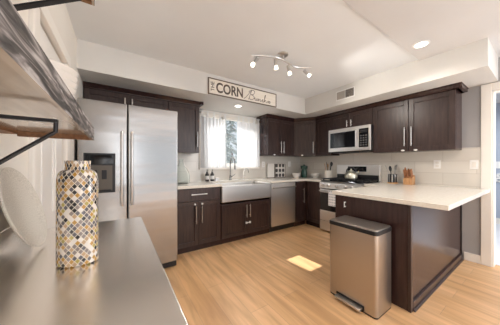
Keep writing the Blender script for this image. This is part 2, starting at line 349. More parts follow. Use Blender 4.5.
# above the fridge
t, ds = cabinet('wall_cabinet', 'dark wood cabinet with two short doors above the refrigerator', (-.335, U, 0), 0, .93, YB-U-.002, 1.85, 2.108, [(0, .45, 1.855, 2.10), (.45, .93, 1.855, 2.10)])
pull(ds[0], .412, 1.90, 2.045); pull(ds[1], .49, 1.90, 2.045)
t, ds = cabinet('wall_cabinet', 'dark wood wall cabinet with one door, between the refrigerator and the window', (.598, U, 0), 0, .455, YB-U-.020, 1.38, 2.108, [(0, .455, 1.38, 2.10)])
pull(ds[0], .415, 1.47, 1.70)
t, ds = cabinet('wall_cabinet', 'reddish dark wood wall cabinet with two doors, just right of the curtained window', (2.405, U, 0), 0, .70, YB-U-.020, 1.375, 2.108, [(0, .35, 1.375, 2.10), (.35, .70, 1.375, 2.10)])
pull(ds[0], .315, 1.43, 1.66); pull(ds[1], .385, 1.43, 1.66); latch(ds[0], .16, 1.392)
# diagonal corner
P0, P1 = Vector((3.112, U)), Vector((UR, 2.665))
t = thing('corner_cabinet', 'dark wood diagonal corner wall cabinet above the green jar', 'cabinet', (P0.x, P0.y, 0), math.atan2(P1.y-P0.y, P1.x-P0.x))
L = (P1-P0).length; a = -math.atan2(P1.y-P0.y, P1.x-P0.x)
def loc2(x, y): q = Vector((x-P0.x, y-P0.y)); return (q.x*math.cos(a)-q.y*math.sin(a), q.x*math.sin(a)+q.y*math.cos(a))
MB().poly([loc2(*q) for q in ((P0.x, P0.y), (P1.x, P1.y), (XR-.016, P1.y), (XR-.016, YB-.016), (P0.x, YB-.016))], 1.375, 2.108).build('body', 'cabinet_wood_flat', t)
d = shaker('door', t, .012, L-.012, 1.377, 2.10); pull(d, L-.055, 1.43, 1.66); latch(d, .18, 1.392)
# right wall
t, ds = cabinet('wall_cabinet', 'narrow dark wood wall cabinet between the corner cabinet and the microwave', (UR, 2.66, 0), RZ, .34, XR-UR-.016, 1.375, 2.108, [(0, .34, 1.375, 2.10)])
t, ds = cabinet('wall_cabinet', 'short dark wood cabinet with two doors directly above the microwave', (UR, 2.315, 0), RZ, .745, XR-UR-.016, 1.835, 2.108, [(0, .372, 1.84, 2.10), (.372, .745, 1.84, 2.10)])
pull(ds[0], .336, 1.86, 1.97); pull(ds[1], .41, 1.86, 1.97)
t, ds = cabinet('wall_cabinet', 'large dark wood wall cabinet with two doors nearest the doorway, above the knife block', (UR, 1.566, 0), RZ, .93, XR-UR-.016, 1.385, 2.108, [(0, .464, 1.385, 2.10), (.464, .93, 1.385, 2.10)])
pull(ds[0], .425, 1.46, 1.72); pull(ds[1], .503, 1.46, 1.72); latch(ds[0], .40, 1.40); latch(ds[1], .545, 1.40)
# crown mouldings
cp = [(-.3, 2.108), (.022, 2.108), (.025, 2.116), (.034, 2.122), (.050, 2.146), (.058, 2.150), (.058, 2.162), (-.3, 2.162)]
tag(MB().extr(cp, (-.336, U, 0), (1.055, U, 0)).box(1.055, 1.10, U-.07, YB-.02, 2.12, 2.162).build('crown_moulding', 'cabinet_wood_flat'), 'dark wood crown moulding over the cabinets left of the window', 'moulding')
t = thing('crown_moulding', 'dark wood crown moulding over the cabinets from the window round to the doorway', 'moulding', (0, 0, 0))
MB().extr(cp, (2.36, U, 0), (3.15, U, 0)).build('back_run', 'cabinet_wood_flat', t)
MB().extr([(-.25,2.108)]+cp[1:-1]+[(-.25,2.162)], (P0.x-.04, P0.y+.05, 0), (P1.x+.03, P1.y-.05, 0), out=Vector((P1.y-P0.y, -(P1.x-P0.x), 0)).normalized()).build('corner_run', 'cabinet_wood_flat', t)
MB().extr([(-.26,2.108)]+cp[1:-1]+[(-.26,2.162)], (UR, 2.72, 0), (UR, .582, 0), out=(-1, 0, 0)).build('side_run', 'cabinet_wood_flat', t)
# end return of the crown facing the doorway
MB().extr([(-.02,2.108)]+cp[1:-1]+[(-.02,2.162)], (UR-.055, .636, 0), (XR-.005, .636, 0), out=(0, -1, 0)).build('end_return', 'cabinet_wood_flat', t)

# ---- base cabinets
FB = 2.735   # carcass front on the window wall
t = thing('base_cabinet', 'dark wood base cabinet with one drawer over two doors beside the refrigerator', 'cabinet', (.612, FB, 0))
MB().box(0, .655, 0, YB-FB-.014, .09, .872).box(0, .655, .02, .3, 0, .09).build('body', 'cabinet_wood_flat', t)
d = shaker('drawer', t, .004, .651, .70, .865, flat=True); pull(d, .22, .79, x1=.44)
d = shaker('door', t, .004, .3265, .085, .69); pull(d, .285, .39, .63); latch(d, .275, .652, w_=.013, h=.013, label='white round child safety latch')
d = shaker('door', t, .3285, .651, .085, .69); pull(d, .368, .39, .63); latch(d, .378, .652, w_=.013, h=.013, label='white round child safety latch')
t = thing('sink_cabinet', 'dark wood cabinet under the farmhouse sink, doors joined by a white latch', 'cabinet', (1.27, FB, 0))
MB().box(0, .955, 0, YB-FB-.014, .09, .60).box(0, .955, .02, .3, 0, .09).build('body', 'cabinet_wood_flat', t)
d = shaker('door', t, .02, .478, .085, .595); pull(d, .448, .36, .565)
lm = MB().tube([(.455, -.034, .27), (.505, -.034, .27)], .006)
for q in (.448, .514): lm.lathe([(.016, -.014), (.018, 0), (.016, .014)], (q, -.036, .27), 14)
o = lm.build('safety_latch', 'white_plastic', d, smooth=True); o['label'] = 'white bone shaped child safety latch'
d = shaker('door', t, .48, .94, .085, .595); pull(d, .513, .36, .565)
# apron sink
t = thing('farmhouse_sink', 'stainless steel apron front farmhouse sink under the window', 'sink', (1.284, 2.685, 0))
W_ = .93
mb = MB().box(0, W_, 0, .03, .632, .882)
mb.box(0, .03, .03, .50, .632, .882).box(W_-.03, W_, .03, .50, .632, .882).box(.03, W_-.03, .47, .50, .632, .882).box(.03, W_-.03, .03, .47, .632, .66)
mb.build('basin', 'steel_vertical', t, bev=.012, segs=4)
MB().lathe([(.045, 0), (.045, .004), (.02, .005)], (W_/2, .28, .66), 20).build('drain', 'chrome', t, smooth=True)
# dishwasher
t = thing('dishwasher', 'stainless steel dishwasher with a bar handle, right of the sink', 'dishwasher', (2.232, FB, 0))
MB().box(0, .60, .02, .58, .10, .868).build('body', 'black_plastic', t)
d = MB().box(.003, .597, -.03, .02, .105, .866).build('door', 'steel_bright', t, bev=.006)
mb = MB().tube([(.03, -.065, .79), (.57, -.065, .79)], .011, 12)
for q in (.05, .55): mb.box(q-.012, q+.012, -.065, -.03, .78, .80)
mb.build('handle', 'nickel', d, smooth=True)
MB().box(.005, .595, .03, .06, .0, .10).build('kickplate', 'black_plastic', t)
t = thing('base_cabinet', 'narrow dark wood base cabinet between the dishwasher and the inside corner', 'cabinet', (2.842, FB, 0))
MB().box(0, .30, 0, YB-FB-.014, .09, .872).box(0, .31, .02, .3, 0, .09).build('body', 'cabinet_wood_flat', t)
d = shaker('door', t, .004, .29, .085, .865); pull(d, .205, .45, .74)
t = thing('base_cabinet', 'dark wood base cabinet filling the inside corner left of the range', 'cabinet', (3.16, 2.735, 0), RZ)
MB().box(-.60, .37, 0, XR-3.16-.014, .09, .872).box(-.01, .37, .02, .3, 0, .09).build('body', 'cabinet_wood_flat', t)
shaker('door', t, .02, .366, .085, .865)
# ---- peninsula
PX, PY0, PY1 = 1.985, .64, 1.31
t = thing('peninsula_cabinet', 'dark reddish wood peninsula base reaching out from the right wall', 'cabinet', (PX, PY0, 0))
MB().box(.012, XR-PX-.014, .012, PY1-PY0, .0, .875).build('body', 'cabinet_wood_flat', t)
MB().box(0, .012, .0, PY1-PY0, .0, .875).build('end_panel', 'cabinet_wood_flat', t, bev=.002)
MB().box(.03, XR-PX-.03, .002, .012, .08, .875).build('back_panel', 'cabinet_wood_flat', t)
MB().box(-.006, .034, -.010, .012, .0, .875).build('corner_post', 'cabinet_wood', t, bev=.003)
MB().box(XR-PX-.036, XR-PX-.015, -.006, .012, .0, .875).build('wall_post', 'dark_gap', t)
MB().box(.034, XR-PX-.036, -.012, .012, .0, .075).extr([(0, 0), (.014, 0), (.012, .012), (.004, .018), (0, .018)], (.034, -.012, 0), (XR-PX-.036, -.012, 0)).build('base_shoe', 'cabinet_wood', t, bev=.002)
o = MB().tube([(-.018, PY1-PY0-.115, .76), (-.018, PY1-PY0-.115, .815)], .004).tube([(0, PY1-PY0-.115, .765), (-.018, PY1-PY0-.115, .765)], .006).tube([(0, PY1-PY0-.115, .81), (-.018, PY1-PY0-.115, .81)], .006).build('safety_latch', 'white_plastic', t, smooth=True); o['label'] = 'white child safety latch'
# small cabinet between range and peninsula
t = thing('base_cabinet', 'dark wood base cabinet beside the range behind the peninsula', 'cabinet', (3.10, 1.54, 0), RZ)
MB().box(0, .225, 0, XR-3.10-.014, .09, .873).box(0, .225, .03, .3, 0, .09).build('body', 'cabinet_wood_flat', t)
# ---- worktops
ZT0, ZT = .876, .914
mb = MB().box(.602, 1.282, 2.695, YB-.013, ZT0, ZT)
mb.box(1.282, 2.216, 3.19, YB-.013, ZT0, ZT)
mb.poly([(2.216, 2.695), (3.12, 2.695), (3.12, 2.352), (XR-.013, 2.352), (XR-.013, YB-.013), (2.216, YB-.013)], ZT0, ZT)
tag(mb.build('worktop', 'quartz', bev=.003), 'cream quartz worktop running under the window around the sink', 'worktop')
mb = MB().poly([(1.955, .405), (XR-.022, .405), (XR-.022, .47), (XR-.013, .48), (XR-.013, 1.548), (3.06, 1.548), (3.06, 1.345), (1.975, 1.345)], ZT0, ZT)
tag(mb.build('worktop', 'quartz', bev=.004), 'cream quartz peninsula worktop overhanging beside the trash can', 'worktop')

# ------------------------------------------------------------ refrigerator
t = thing('refrigerator', 'stainless steel side by side refrigerator with an ice dispenser', 'refrigerator', (-.315, 2.437, 0))
MB().box(.005, .90, .07, .90, .02, 1.80).build('body', 'black_plastic', t)
def fdoor(x0, x1): return MB().box(x0, x1, 0, .066, .075, 1.83)
dl = fdoor(0, .397).build('freezer_door', 'steel_horizontal', t, bev=.010, segs=4)
dr = fdoor(.405, .905).build('fridge_door', 'steel_horizontal', t, bev=.010, segs=4)
for dd, x in ((dl, .350), (dr, .437)):
    mb = MB().tube([(x, -.05, .79), (x, -.055, .83), (x, -.055, 1.50), (x, -.05, 1.54)], [.011, .013, .013, .011], 12)
    for z in (.83, 1.50): mb.tube([(x, -.05, z), (x, 0, z)], .009, 8)
    mb.build('handle', 'nickel', dd, smooth=True)
dp = MB().box(.045, .295, -.006, 0, .925, 1.315).build('dispenser', 'black_plastic', dl, bev=.004)
MB().box(.060, .280, -.0085, -.005, 1.205, 1.30).build('dispenser_display', 'black_glass', dl, bev=.001)
MB().box(.070, .270, -.0075, -.005, .945, 1.195).build('dispenser_niche', 'niche_grey', dl, bev=.001)
MB().box(.115, .150, -.016, -.007, 1.08, 1.15).build('dispenser_paddle', 'iron', dl, bev=.003)
MB().box(.185, .225, -.016, -.007, 1.06, 1.15).build('dispenser_paddle', 'iron', dl, bev=.003)
MB().box(.08, .26, -.02, -.007, .945, .957).build('drip_tray', 'iron', dl, bev=.002)
MB().box(.01, .895, .02, .10, .012, .068).build('kick_grille', 'black_plastic', t)

# ------------------------------------------------------------ microwave
t = thing('microwave', 'stainless steel over the range microwave with a dark glass door', 'microwave', (3.268, 2.300, 1.42), RZ)
MB().box(0, .745, .03, .385, 0, .41).build('body', 'black_plastic', t)
d = MB().box(0, .745, 0, .03, .008, .41).build('door', 'steel_bright', t, bev=.006)
MB().box(.04, .50, -.004, .0, .075, .345).build('door_window', 'black_glass', t, bev=.002)
MB().box(.565, .715, -.004, .0, .06, .36).build('control_panel', 'black_glass', t, bev=.002)
for i in range(3):
    for j in range(5): MB().box(.585+i*.042, .585+i*.042+.026, -.006, -.004, .085+j*.038, .085+j*.038+.018).build('key', 'key_grey', t)
MB().box(.585, .695, -.006, -.004, .29, .335).build('clock_display', 'black_plastic', t)
mb = MB().tube([(.532, -.035, .06), (.532, -.04, .21), (.532, -.035, .36)], .010, 10)
for z in (.075, .345): mb.tube([(.532, -.035, z), (.532, 0, z)], .008, 8)
mb.build('handle', 'nickel', t, smooth=True)
MB().box(.05, .695, .04, .36, -.012, 0).build('vent_filter', 'iron', t)

# ------------------------------------------------------------ range
RX = 3.085
t = thing('gas_range', 'stainless steel gas range with five knobs and black grates', 'range', (RX, 2.342, 0), RZ)
w_ = .785
MB().box(0, w_, .03, .57, .02, .90).build('body', 'black_plastic', t)
MB().extr([(0, .775), (.022, .785), (.012, .885), (-.03, .905), (-.06, .905), (-.06, .775)], (0, .0, 0), (w_, .0, 0)).build('control_panel', 'steel_bright', t)
for i, q in enumerate((.075, .185, .34, .50, .61)):
    k = MB().lathe([(.027, 0), (.025, .012), (.021, .014), (.019, .034), (.017, .036)], (0, 0, 0), 20, M_=Matrix.Translation((q, -.016, .832)) @ Matrix.Rotation(PI/2, 4, 'X')).build('knob', 'nickel', t, smooth=True)
MB().box(0, w_, .03, .50, .90, .918).build('cooktop', 'black_glass', t, bev=.003)
for q in range(3):
    x0 = .02+q*.25; x1 = x0+.245; mb = MB()
    for yy in (.06, .48): mb.box(x0, x1, yy-.007, yy+.007, .935, .95)
    for xx in (x0+.007, x1-.007, (x0+x1)/2): mb.box(xx-.007, xx+.007, .06, .48, .935, .95)
    for yy in (.16, .27, .38): mb.box(x0, x1, yy-.006, yy+.006, .937, .95)
    for xx in (x0+.01, x1-.01):
        for yy in (.065, .475): mb.box(xx-.008, xx+.008, yy-.008, yy+.008, .918, .936)
    mb.build('grate', 'iron', t)
for x, y in ((.14, .16), (.14, .38), (.39, .27), (.64, .16), (.64, .38)):
    MB().lathe([(.045, 0), (.045, .008), (.034, .010), (.034, .015), (.0, .016)], (x, y, .918), 20, cap1=False).build('burner', 'iron', t, smooth=True)
od = MB().box(.004, w_-.004, -.005, .03, .37, .765).build('oven_door', 'black_glass', t, bev=.004)
MB().box(.004, w_-.004, -.012, -.004, .705, .765).box(.004, w_-.004, -.012, -.004, .37, .385).build('door_rail', 'steel_bright', t, bev=.002)
mb = MB().tube([(.03, -.06, .735), (w_-.03, -.06, .735)], .012, 12)
for q in (.05, w_-.05): mb.tube([(q, -.06, .735), (q, -.008, .735)], .010, 8)
mb.build('handle', 'nickel', t, smooth=True)
MB().box(.004, w_-.004, -.012, .03, .205, .365).build('upper_drawer', 'steel_bright', t, bev=.004)
MB().box(.004, w_-.004, -.012, .03, .035, .198).build('lower_drawer', 'steel_bright', t, bev=.004)
bgd = MB().box(0, w_, .50, .565, .905, 1.195).build('backguard', 'steel_bright', t, bev=.012, segs=3)
MB().box(.02, w_-.02, .493, .502, .93, 1.02).build('backguard_vent', 'black_plastic', t)
MB().box(.235, .57, .494, .502, 1.075, 1.165).build('display', 'black_glass', t, bev=.002)
# dish towel on the oven handle
mb = MB(); ny, nz = 10, 14; ths = []
for side, (xo, zb) in enumerate(((-.078, .49), (-.042, .56))):
    pass
pts = [(-.0445, .62), (-.0445, .70), (-.0460, .745), (-.060, .7495), (-.0735, .745), (-.0765, .70), (-.078, .60), (-.079, .50)]
prev = None
for y in [i*.14/8 for i in range(9)]:
    row = [mb.bm.verts.new((2.01+y-2.01, x+.002*math.sin(y*120)*(k > 4), z)) for k, (x, z) in enumerate(pts)]
    if prev:
        for k in range(len(row)-1): mb.bm.faces.new((prev[k], prev[k+1], row[k+1], row[k]))
    prev = row
o = mb.build('dish_towel', 'towel_print'); o.location = (RX, 2.115, 0); o.rotation_euler = (0, 0, RZ); so = o.modifiers.new('thickness', 'SOLIDIFY'); so.thickness = .003; so.offset = 1
tag(o, 'white dish towel with a grey print hanging on the oven handle', 'towel')
for q in M['towel_print'].node_tree.links:
    if q.from_socket.name == 'Y': M['towel_print'].node_tree.links.new(q.from_node.outputs['X'], q.to_socket)
# kettle
kx, ky = 3.40, 1.94
t = thing('kettle', 'rounded metal kettle with a black handle on the range', 'kettle', (kx, ky, .951))
MB().lathe([(.085, 0), (.100, .012), (.103, .05), (.092, .095), (.065, .125), (.04, .135)], n=28).build('body', 'kettle_steel', t, smooth=True)
MB().lathe([(.042, .134), (.04, .142), (.015, .150), (.010, .155), (.015, .165), (.012, .176)], n=20).build('lid', 'kettle_steel', t, smooth=True)
MB().tube([(0, -.07, .06), (0, -.115, .09), (0, -.14, .13)], [.02, .014, .010], 10).build('spout', 'kettle_steel', t, smooth=True)
MB().tube([(0, .085*math.cos(a_), .115+.085*math.sin(a_)) for a_ in [PI*i/12 for i in range(13)]], .011, 8).build('handle', 'black_plastic', t, smooth=True)

# ------------------------------------------------------------ trash can
t = thing('trash_can', 'rectangular stainless steel step trash can beside the peninsula', 'trash can', (1.664, 1.165, 0), RZ)
tw, td = .42, .27
def rrect(x0, x1, y0, y1, r, n=5):
    p = []
    for cx_, cy_, a0 in ((x1-r, y1-r, 0), (x0+r, y1-r, PI/2), (x0+r, y0+r, PI), (x1-r, y0+r, 1.5*PI)):
        for k in range(n+1): p.append((cx_+r*math.cos(a0+PI/2*k/n), cy_+r*math.sin(a0+PI/2*k/n)))
    return p
MB().poly(rrect(.002, tw-.002, .002, td-.002, .026), 0, .018).build('base', 'black_plastic', t, smooth=True)
MB().poly(rrect(0, tw, 0, td, .028), .014, .652).build('body', 'steel_trash', t, smooth=True)
MB().poly(rrect(-.004, tw+.004, -.006, td+.002, .03), .648, .680).build('lid_rim', 'black_plastic', t, smooth=True, bev=.003)
MB().poly(rrect(.004, tw-.004, .002, td-.006, .026), .678, .690).build('lid', 'steel_trash', t, smooth=True, bev=.003)
MB().poly(rrect(.09, .315, -.055, .0, .012), .022, .042).build('pedal', 'nickel', t, smooth=True, bev=.003)
MB().box(.08, .325, -.004, .002, .014, .055).build('pedal_slot', 'black_plastic', t)

# ------------------------------------------------------------ window dressing
t = thing('curtain_rod', 'thin white curtain rod across the kitchen window', 'curtain rod', (1.15, 3.27, 2.105))
MB().tube([(0, 0, 0), (1.27, 0, 0)], .006, 10).build('rod', 'white', t, smooth=True)
for q in (0, 1.27): MB().lathe([(.004, -.014), (.013, -.006), (.013, .006), (.004, .014)], (0, 0, 0), 12, M_=Matrix.Translation((q, 0, 0)) @ Matrix.Rotation(PI/2, 4, 'Y')).build('finial', 'white', t, smooth=True)
for q in (.02, 1.25): MB().box(q-.006, q+.006, 0, .068, -.006, .006).build('bracket', 'white', t)
def curtain(x0, x1, nt, label, ph):
    t = thing('curtain', label, 'curtain', (x0, 3.27, 1.145)); Wd = x1-x0; mb = MB(); nx, nz = 90, 20; rows = []
    for j in range(nz+1):
        z = .90*j/nz; row = []
        for i in range(nx+1):
            u = i/nx; am = .022+.012*(1-j/nz)
            x = Wd*u+.006*math.sin(9*u+ph+2*j/nz)
            y = am*math.sin(2*PI*u*nt*1.5+ph+.5*math.sin(5*u))+.35*am*math.sin(2*PI*u*nt*3.1+ph*2+.8*j/nz)
            sag = -.042*abs(math.sin(PI*u*(nt-1)))*(j/nz)**6
            row.append(mb.bm.verts.new((x, y, z+sag)))
        rows.append(row)
    for j in range(nz):
        for i in range(nx): mb.bm.faces.new((rows[j][i], rows[j][i+1], rows[j+1][i+1], rows[j+1][i]))
    mb.build('cloth', 'curtain', t, smooth=True)
    for k in range(nt):
        q = Wd*(k+.0)/(nt-1); q = min(max(q, .02), Wd-.02)
        MB().box(q-.015, q+.015, -.009, -.0065, .88, .972).box(q-.015, q+.015, .0065, .009, .88, .972).box(q-.015, q+.015, -.009, .009, .968, .972).build('tab', 'white', t)
curtain(1.17, 1.645, 5, 'white tab top curtain panel on the left half of the window', .4)
curtain(1.885, 2.38, 5, 'white tab top curtain panel on the right side of the window', 1.3)
# trees outside
def tree(x, y, h, r, label):
    t = thing('tree', label, 'tree', (x, y, -.7), 0, 'trees outside the kitchen window')
    MB().tube([(0, 0, 0), (.05, 0, h*.6)], [.09, .04], 8).build('trunk', 'bark', t)
    mb = MB()
    for i in range(420):
        zz = random.uniform(.12, 1)*h; rr_ = r*(1.05-zz/h)*random.uniform(.3, 1); a_ = random.uniform(0, 2*PI); s_ = random.uniform(.06, .14)
        c_ = Vector((rr_*math.cos(a_), rr_*math.sin(a_), zz)); d1 = Vector((math.cos(a_), math.sin(a_), -.5))*s_*1.6; d2 = Vector((-math.sin(a_), math.cos(a_), random.uniform(-.3, .3)))*s_*.6
        mb.bm.faces.new([mb.bm.verts.new(c_+q) for q in (d1, d2, -d1, -d2)])
    mb.build('foliage', 'foliage', t)
tree(3.2, 6.6, 3.6, 1.1, 'evergreen tree outside seen between the curtains'); tree(4.6, 8.6, 4.4, 1.4, 'evergreen tree outside seen between the curtains')

# ------------------------------------------------------------ sign
t = thing('wooden_sign', 'long cream wooden sign with dark lettering on the soffit above the window', 'sign', (1.03, SY-.002, 2.172))
sw, sh = 1.22, .226
MB().box(.012, sw-.012, -.014, 0, .012, sh-.012).build('board', 'sign_board', t)
MB().box(0, sw, -.022, 0, 0, .013).box(0, sw, -.022, 0, sh-.013, sh).box(0, .013, -.022, 0, 0, sh).box(sw-.013, sw, -.022, 0, 0, sh).build('frame', 'sign_frame', t, bev=.002)
def lettering(name, text, parent, x0, x1, z0, z1, y, mat, off=.0, rot=False):
    cu = bpy.data.curves.new('txt', 'FONT'); cu.body = text; cu.size = 1; cu.offset = off; cu.extrude = .0
    o = bpy.data.objects.new('txt', cu); C.objects.link(o); bpy.context.view_layer.update()
    me = bpy.data.meshes.new_from_object(o.evaluated_get(bpy.context.evaluated_depsgraph_get())); bpy.data.objects.remove(o)
    P_ = [(v.co.x, v.co.y) for v in me.vertices]
    if rot: P_ = [(-b, a) for a, b in P_]
    ax, bx_ = min(p[0] for p in P_), max(p[0] for p in P_); az, bz = min(p[1] for p in P_), max(p[1] for p in P_)
    for v, p in zip(me.vertices, P_): v.co = (x0+(p[0]-ax)/(bx_-ax)*(x1-x0), y, z0+(p[1]-az)/(bz-az)*(z1-z0))
    me.materials.append(M[mat]); me.name = name
    r = bpy.data.objects.new(name, me); C.objects.link(r); r.parent = parent
    so = r.modifiers.new('thickness', 'SOLIDIFY'); so.thickness = .0015; so.offset = 0
    return r
lettering('lettering', 'THE', t, .038, .090, .045, .180, -.0152, 'sign_ink', .008, rot=True)
lettering('lettering', 'CORN', t, .118, .555, .040, .185, -.0152, 'sign_ink', .026)
# handwritten word
def stroke(mb, pts, r=.0042):
    q = [Vector((x, 0, z)) for x, z in pts]; out = []
    for i in range(len(q)-1):
        p0, p1, p2, p3 = q[max(i-1, 0)], q[i], q[i+1], q[min(i+2, len(q)-1)]
        for k in range(5):
            s_ = k/5; out.append(.5*((2*p1)+(-p0+p2)*s_+(2*p0-5*p1+4*p2-p3)*s_*s_+(-p0+3*p1-3*p2+p3)*s_**3))
    out.append(q[-1]); mb.tube([(v.x, -.0145, v.z) for v in out], r, 6)
mb = MB()
stroke(mb, [(.575, .035), (.62, .075), (.675, .14), (.715, .185)])                                        # long up stroke of the B
stroke(mb, [(.715, .185), (.690, .12), (.665, .055), (.655, .040)])
stroke(mb, [(.660, .15), (.70, .185), (.755, .190), (.772, .165), (.745, .130), (.705, .118), (.745, .110), (.762, .080), (.735, .050), (.695, .042), (.670, .055)])
stroke(mb, [(.762, .058), (.778, .085), (.782, .055), (.797, .042), (.812, .060), (.818, .085), (.820, .048), (.838, .060), (.845, .082), (.852, .045), (.868, .078), (.882, .075), (.886, .045), (.905, .050)])
stroke(mb, [(.905, .050), (.925, .080), (.940, .082), (.925, .050), (.950, .045), (.972, .10), (.990, .155), (.978, .155), (.968, .09), (.962, .046), (.980, .078), (.995, .074), (1.0, .045), (1.018, .050)])
mb.build('script_word', 'sign_ink', t)
lettering('lettering', 'co', t, 1.03, 1.092, .042, .080, -.0152, 'sign_ink', .03)

# ------------------------------------------------------------ ceiling fixtures
def recessed(loc, label, r=.075, e=14, col=(1, .94, .86)):
    t = thing('recessed_light', label, 'ceiling light', loc, 0)
    MB().lathe([(r*.8, 0), (r*.8, -.004), (r, -.006), (r*1.1, -.003), (r*1.1, 0)], n=28, cap0=False, cap1=False).build('trim_ring', 'white', t, smooth=True)
    MB().lathe([(r*.8, -.001), (r*.8, -.003)], n=28).build('lens', 'lamp_glow', t)
    lamp('recessed_lamp', 'SPOT', (loc[0], loc[1], loc[2]-.02), e, col, (0, 0, 0), .06, spot=math.radians(150))
recessed((2.60, .745, ZC-.018), 'round recessed light glowing in the bright near ceiling', .065, 10)
recessed((1.65, 2.85, ZS), 'round recessed light in the soffit over the sink', .06, 20, (.95, .97, 1))
recessed((.8, -1.6, ZC-.018), 'added round recessed light in the unseen ceiling behind the viewer', .065, 40)  # this and the next light are unseen, added to brighten the room
recessed((2.6, -1.6, ZC-.018), 'added round recessed light in the unseen ceiling near the doorway', .065, 40)
# wavy track light
t = thing('track_light', 'brushed nickel wavy bar ceiling light with four small spot heads', 'ceiling light', (1.565, 1.69, ZC))
MB().lathe([(.062, 0), (.062, -.012), (.05, -.022), (.012, -.024), (.010, -.07)], n=24).build('canopy', 'nickel', t, smooth=True)
bar = [(1.195, 1.775), (1.30, 1.715), (1.42, 1.66), (1.52, 1.655), (1.62, 1.675), (1.75, 1.70), (1.86, 1.665), (1.935, 1.605)]
MB().tube([(x-1.565, y-1.69, 2.37-ZC) for x, y in bar], .008, 8).build('bar', 'nickel', t, smooth=True)
for (hx, hy), dv in zip(((1.235, 1.75), (1.43, 1.657), (1.645, 1.682), (1.885, 1.645)), ((-.62, .10, -.9), (.05, -.05, -1), (.15, -.15, -1), (.75, -.55, -.85))):
    dv = Vector(dv).normalized(); b0 = Vector((hx-1.565, hy-1.69, 2.37-ZC)); j = b0+Vector((0, 0, -.05))
    hd = MB().tube([b0, j], .005, 8).tube([j-dv*.025, j+dv*.050], .018, 14).build('spot_head', 'nickel', t, smooth=True)
    MB().tube([j+dv*.049, j+dv*.080], [.018, .022], 14).build('glass_shade', 'shade_glow', hd, smooth=True)
    q = Vector((1.565, 1.69, ZC))+j+dv*.11
    lamp('track_lamp', 'SPOT', q, 14 if abs(dv.x) > .3 else 8, (1, .93, .84), Vector((dv.x, dv.y, dv.z*.6)).to_track_quat('-Z', 'Y').to_euler(), size=.03, spot=math.radians(125))
# air vent on the soffit
t = thing('air_vent', 'white and grey air register on the soffit above the microwave', 'vent', (SX, 1.96, 2.235), RZ)
MB().box(0, .31, -.006, 0, 0, .155).build('frame', 'white', t, bev=.002)
MB().box(.165, .295, -.009, -.005, .018, .137).build('grille', 'iron', t)
mb = MB()
for i in range(9): mb.box(.02, .145, -.010, -.005, .022+i*.013, .028+i*.013)
for i in range(9): mb.box(.17, .29, -.012, -.008, .022+i*.013, .026+i*.013)
mb.build('louver', 'louver_grey', t)
MB().box(.015, .155, -.0085, -.005, .018, .137).build('closed_damper', 'louver_grey', t)

# ------------------------------------------------------------ wall plates
def plate(x, y, z, rz, label, kind='outlet'):
    t = thing('wall_outlet' if kind == 'outlet' else 'light_switch', label, 'outlet' if kind == 'outlet' else 'switch', (x, y, z), rz)
    MB().box(-.037, .037, -.006, 0, -.058, .058).build('cover_plate', 'white_plastic', t, bev=.003)
    if kind == 'outlet':
        for q in (-.022, .022): MB().box(-.017, .017, -.009, -.005, q-.015, q+.015).build('socket', 'ceramic', t, bev=.003)
    else: MB().box(-.017, .017, -.010, -.005, -.033, .033).build('rocker', 'ceramic', t, bev=.003)
plate(2.545, YB-.012, 1.20, 0, 'white wall plate between the window and the white board')
plate(3.30, YB-.012, 1.21, 0, 'white wall plate between the patterned tray and the green jar')
plate(XR-.012, .872, 1.205, RZ, 'white wall plate right of the knife block')
plate(XR-.012, .532, 1.20, RZ, 'white wall plate right beside the doorway casing', 'switch')

# ------------------------------------------------------------ on the window worktop
z = ZT
t = thing('glass_jug', 'big clear greenish glass jug in the corner beside the refrigerator', 'jug', (.80, 3.10, z))
MB().lathe([(.105, 0), (.125, .012), (.13, .09), (.115, .17), (.075, .235), (.035, .285), (.028, .36), (.036, .372), (.033, .372), (.024, .355), (.03, .285), (.07, .23), (.11, .165), (.125, .09), (.12, .015), (.1, .006)], n=30).build('body', 'jar_glass', t, smooth=True)
def pump(x, y, label):
    t = thing('soap_dispenser', label, 'soap dispenser', (x, y, z), 0, 'dark pump bottles beside the sink')
    MB().lathe([(.030, 0), (.032, .004), (.032, .115), (.026, .132), (.013, .142), (.013, .152)], n=20).build('bottle', 'amber_bottle', t, smooth=True)
    MB().lathe([(.0326, .035), (.0326, .095)], n=20, cap0=False, cap1=False).build('bottle_label', 'label_white', t, smooth=True)
    MB().lathe([(.015, .150), (.015, .165), (.005, .167), (.005, .195)], n=14).tube([(0, .008, .197), (0, -.035, .193)], .005, 8).build('pump', 'black_plastic', t, smooth=True)
pump(1.265, 3.235, 'left one of the two dark soap pump bottles left of the faucet'); pump(1.358, 3.235, 'right one of the two dark soap pump bottles left of the faucet')
t = thing('sponge_holder', 'small grey metal sponge holder between the soap bottles and the faucet', 'holder', (1.45, 3.25, z))
MB().box(-.035, .035, -.02, .02, 0, .05).build('cup', 'nickel', t, bev=.004)
MB().box(-.028, .028, -.012, .012, .02, .062).build('sponge', 'cream_ceramic', t, bev=.004)
t = thing('kitchen_faucet', 'tall stainless gooseneck faucet behind the sink', 'faucet', (1.715, 3.245, z))
MB().lathe([(.028, 0), (.028, .008), (.019, .015), (.018, .085), (.014, .09)], n=18).build('base', 'faucet_metal', t, smooth=True)
MB().tube([(0, 0, .085), (0, 0, .31)]+[(0, -.085+.085*math.cos(a_), .31+.105*math.sin(a_)) for a_ in [PI*i/10 for i in range(1, 10)]]+[(0, -.17, .30), (0, -.172, .27)], .011, 12).build('spout', 'faucet_metal', t, smooth=True)
MB().tube([(0, -.172, .272), (0, -.174, .20)], [.016, .018], 12).build('spray_head', 'faucet_metal', t, smooth=True)
MB().tube([(.015, 0, .06), (.055, 0, .075), (.10, -.02, .115)], [.012, .009, .006], 8).build('lever', 'faucet_metal', t, smooth=True)
t = thing('filter_tap', 'slim filtered water tap to the right of the tall faucet', 'faucet', (2.0, 3.25, z))
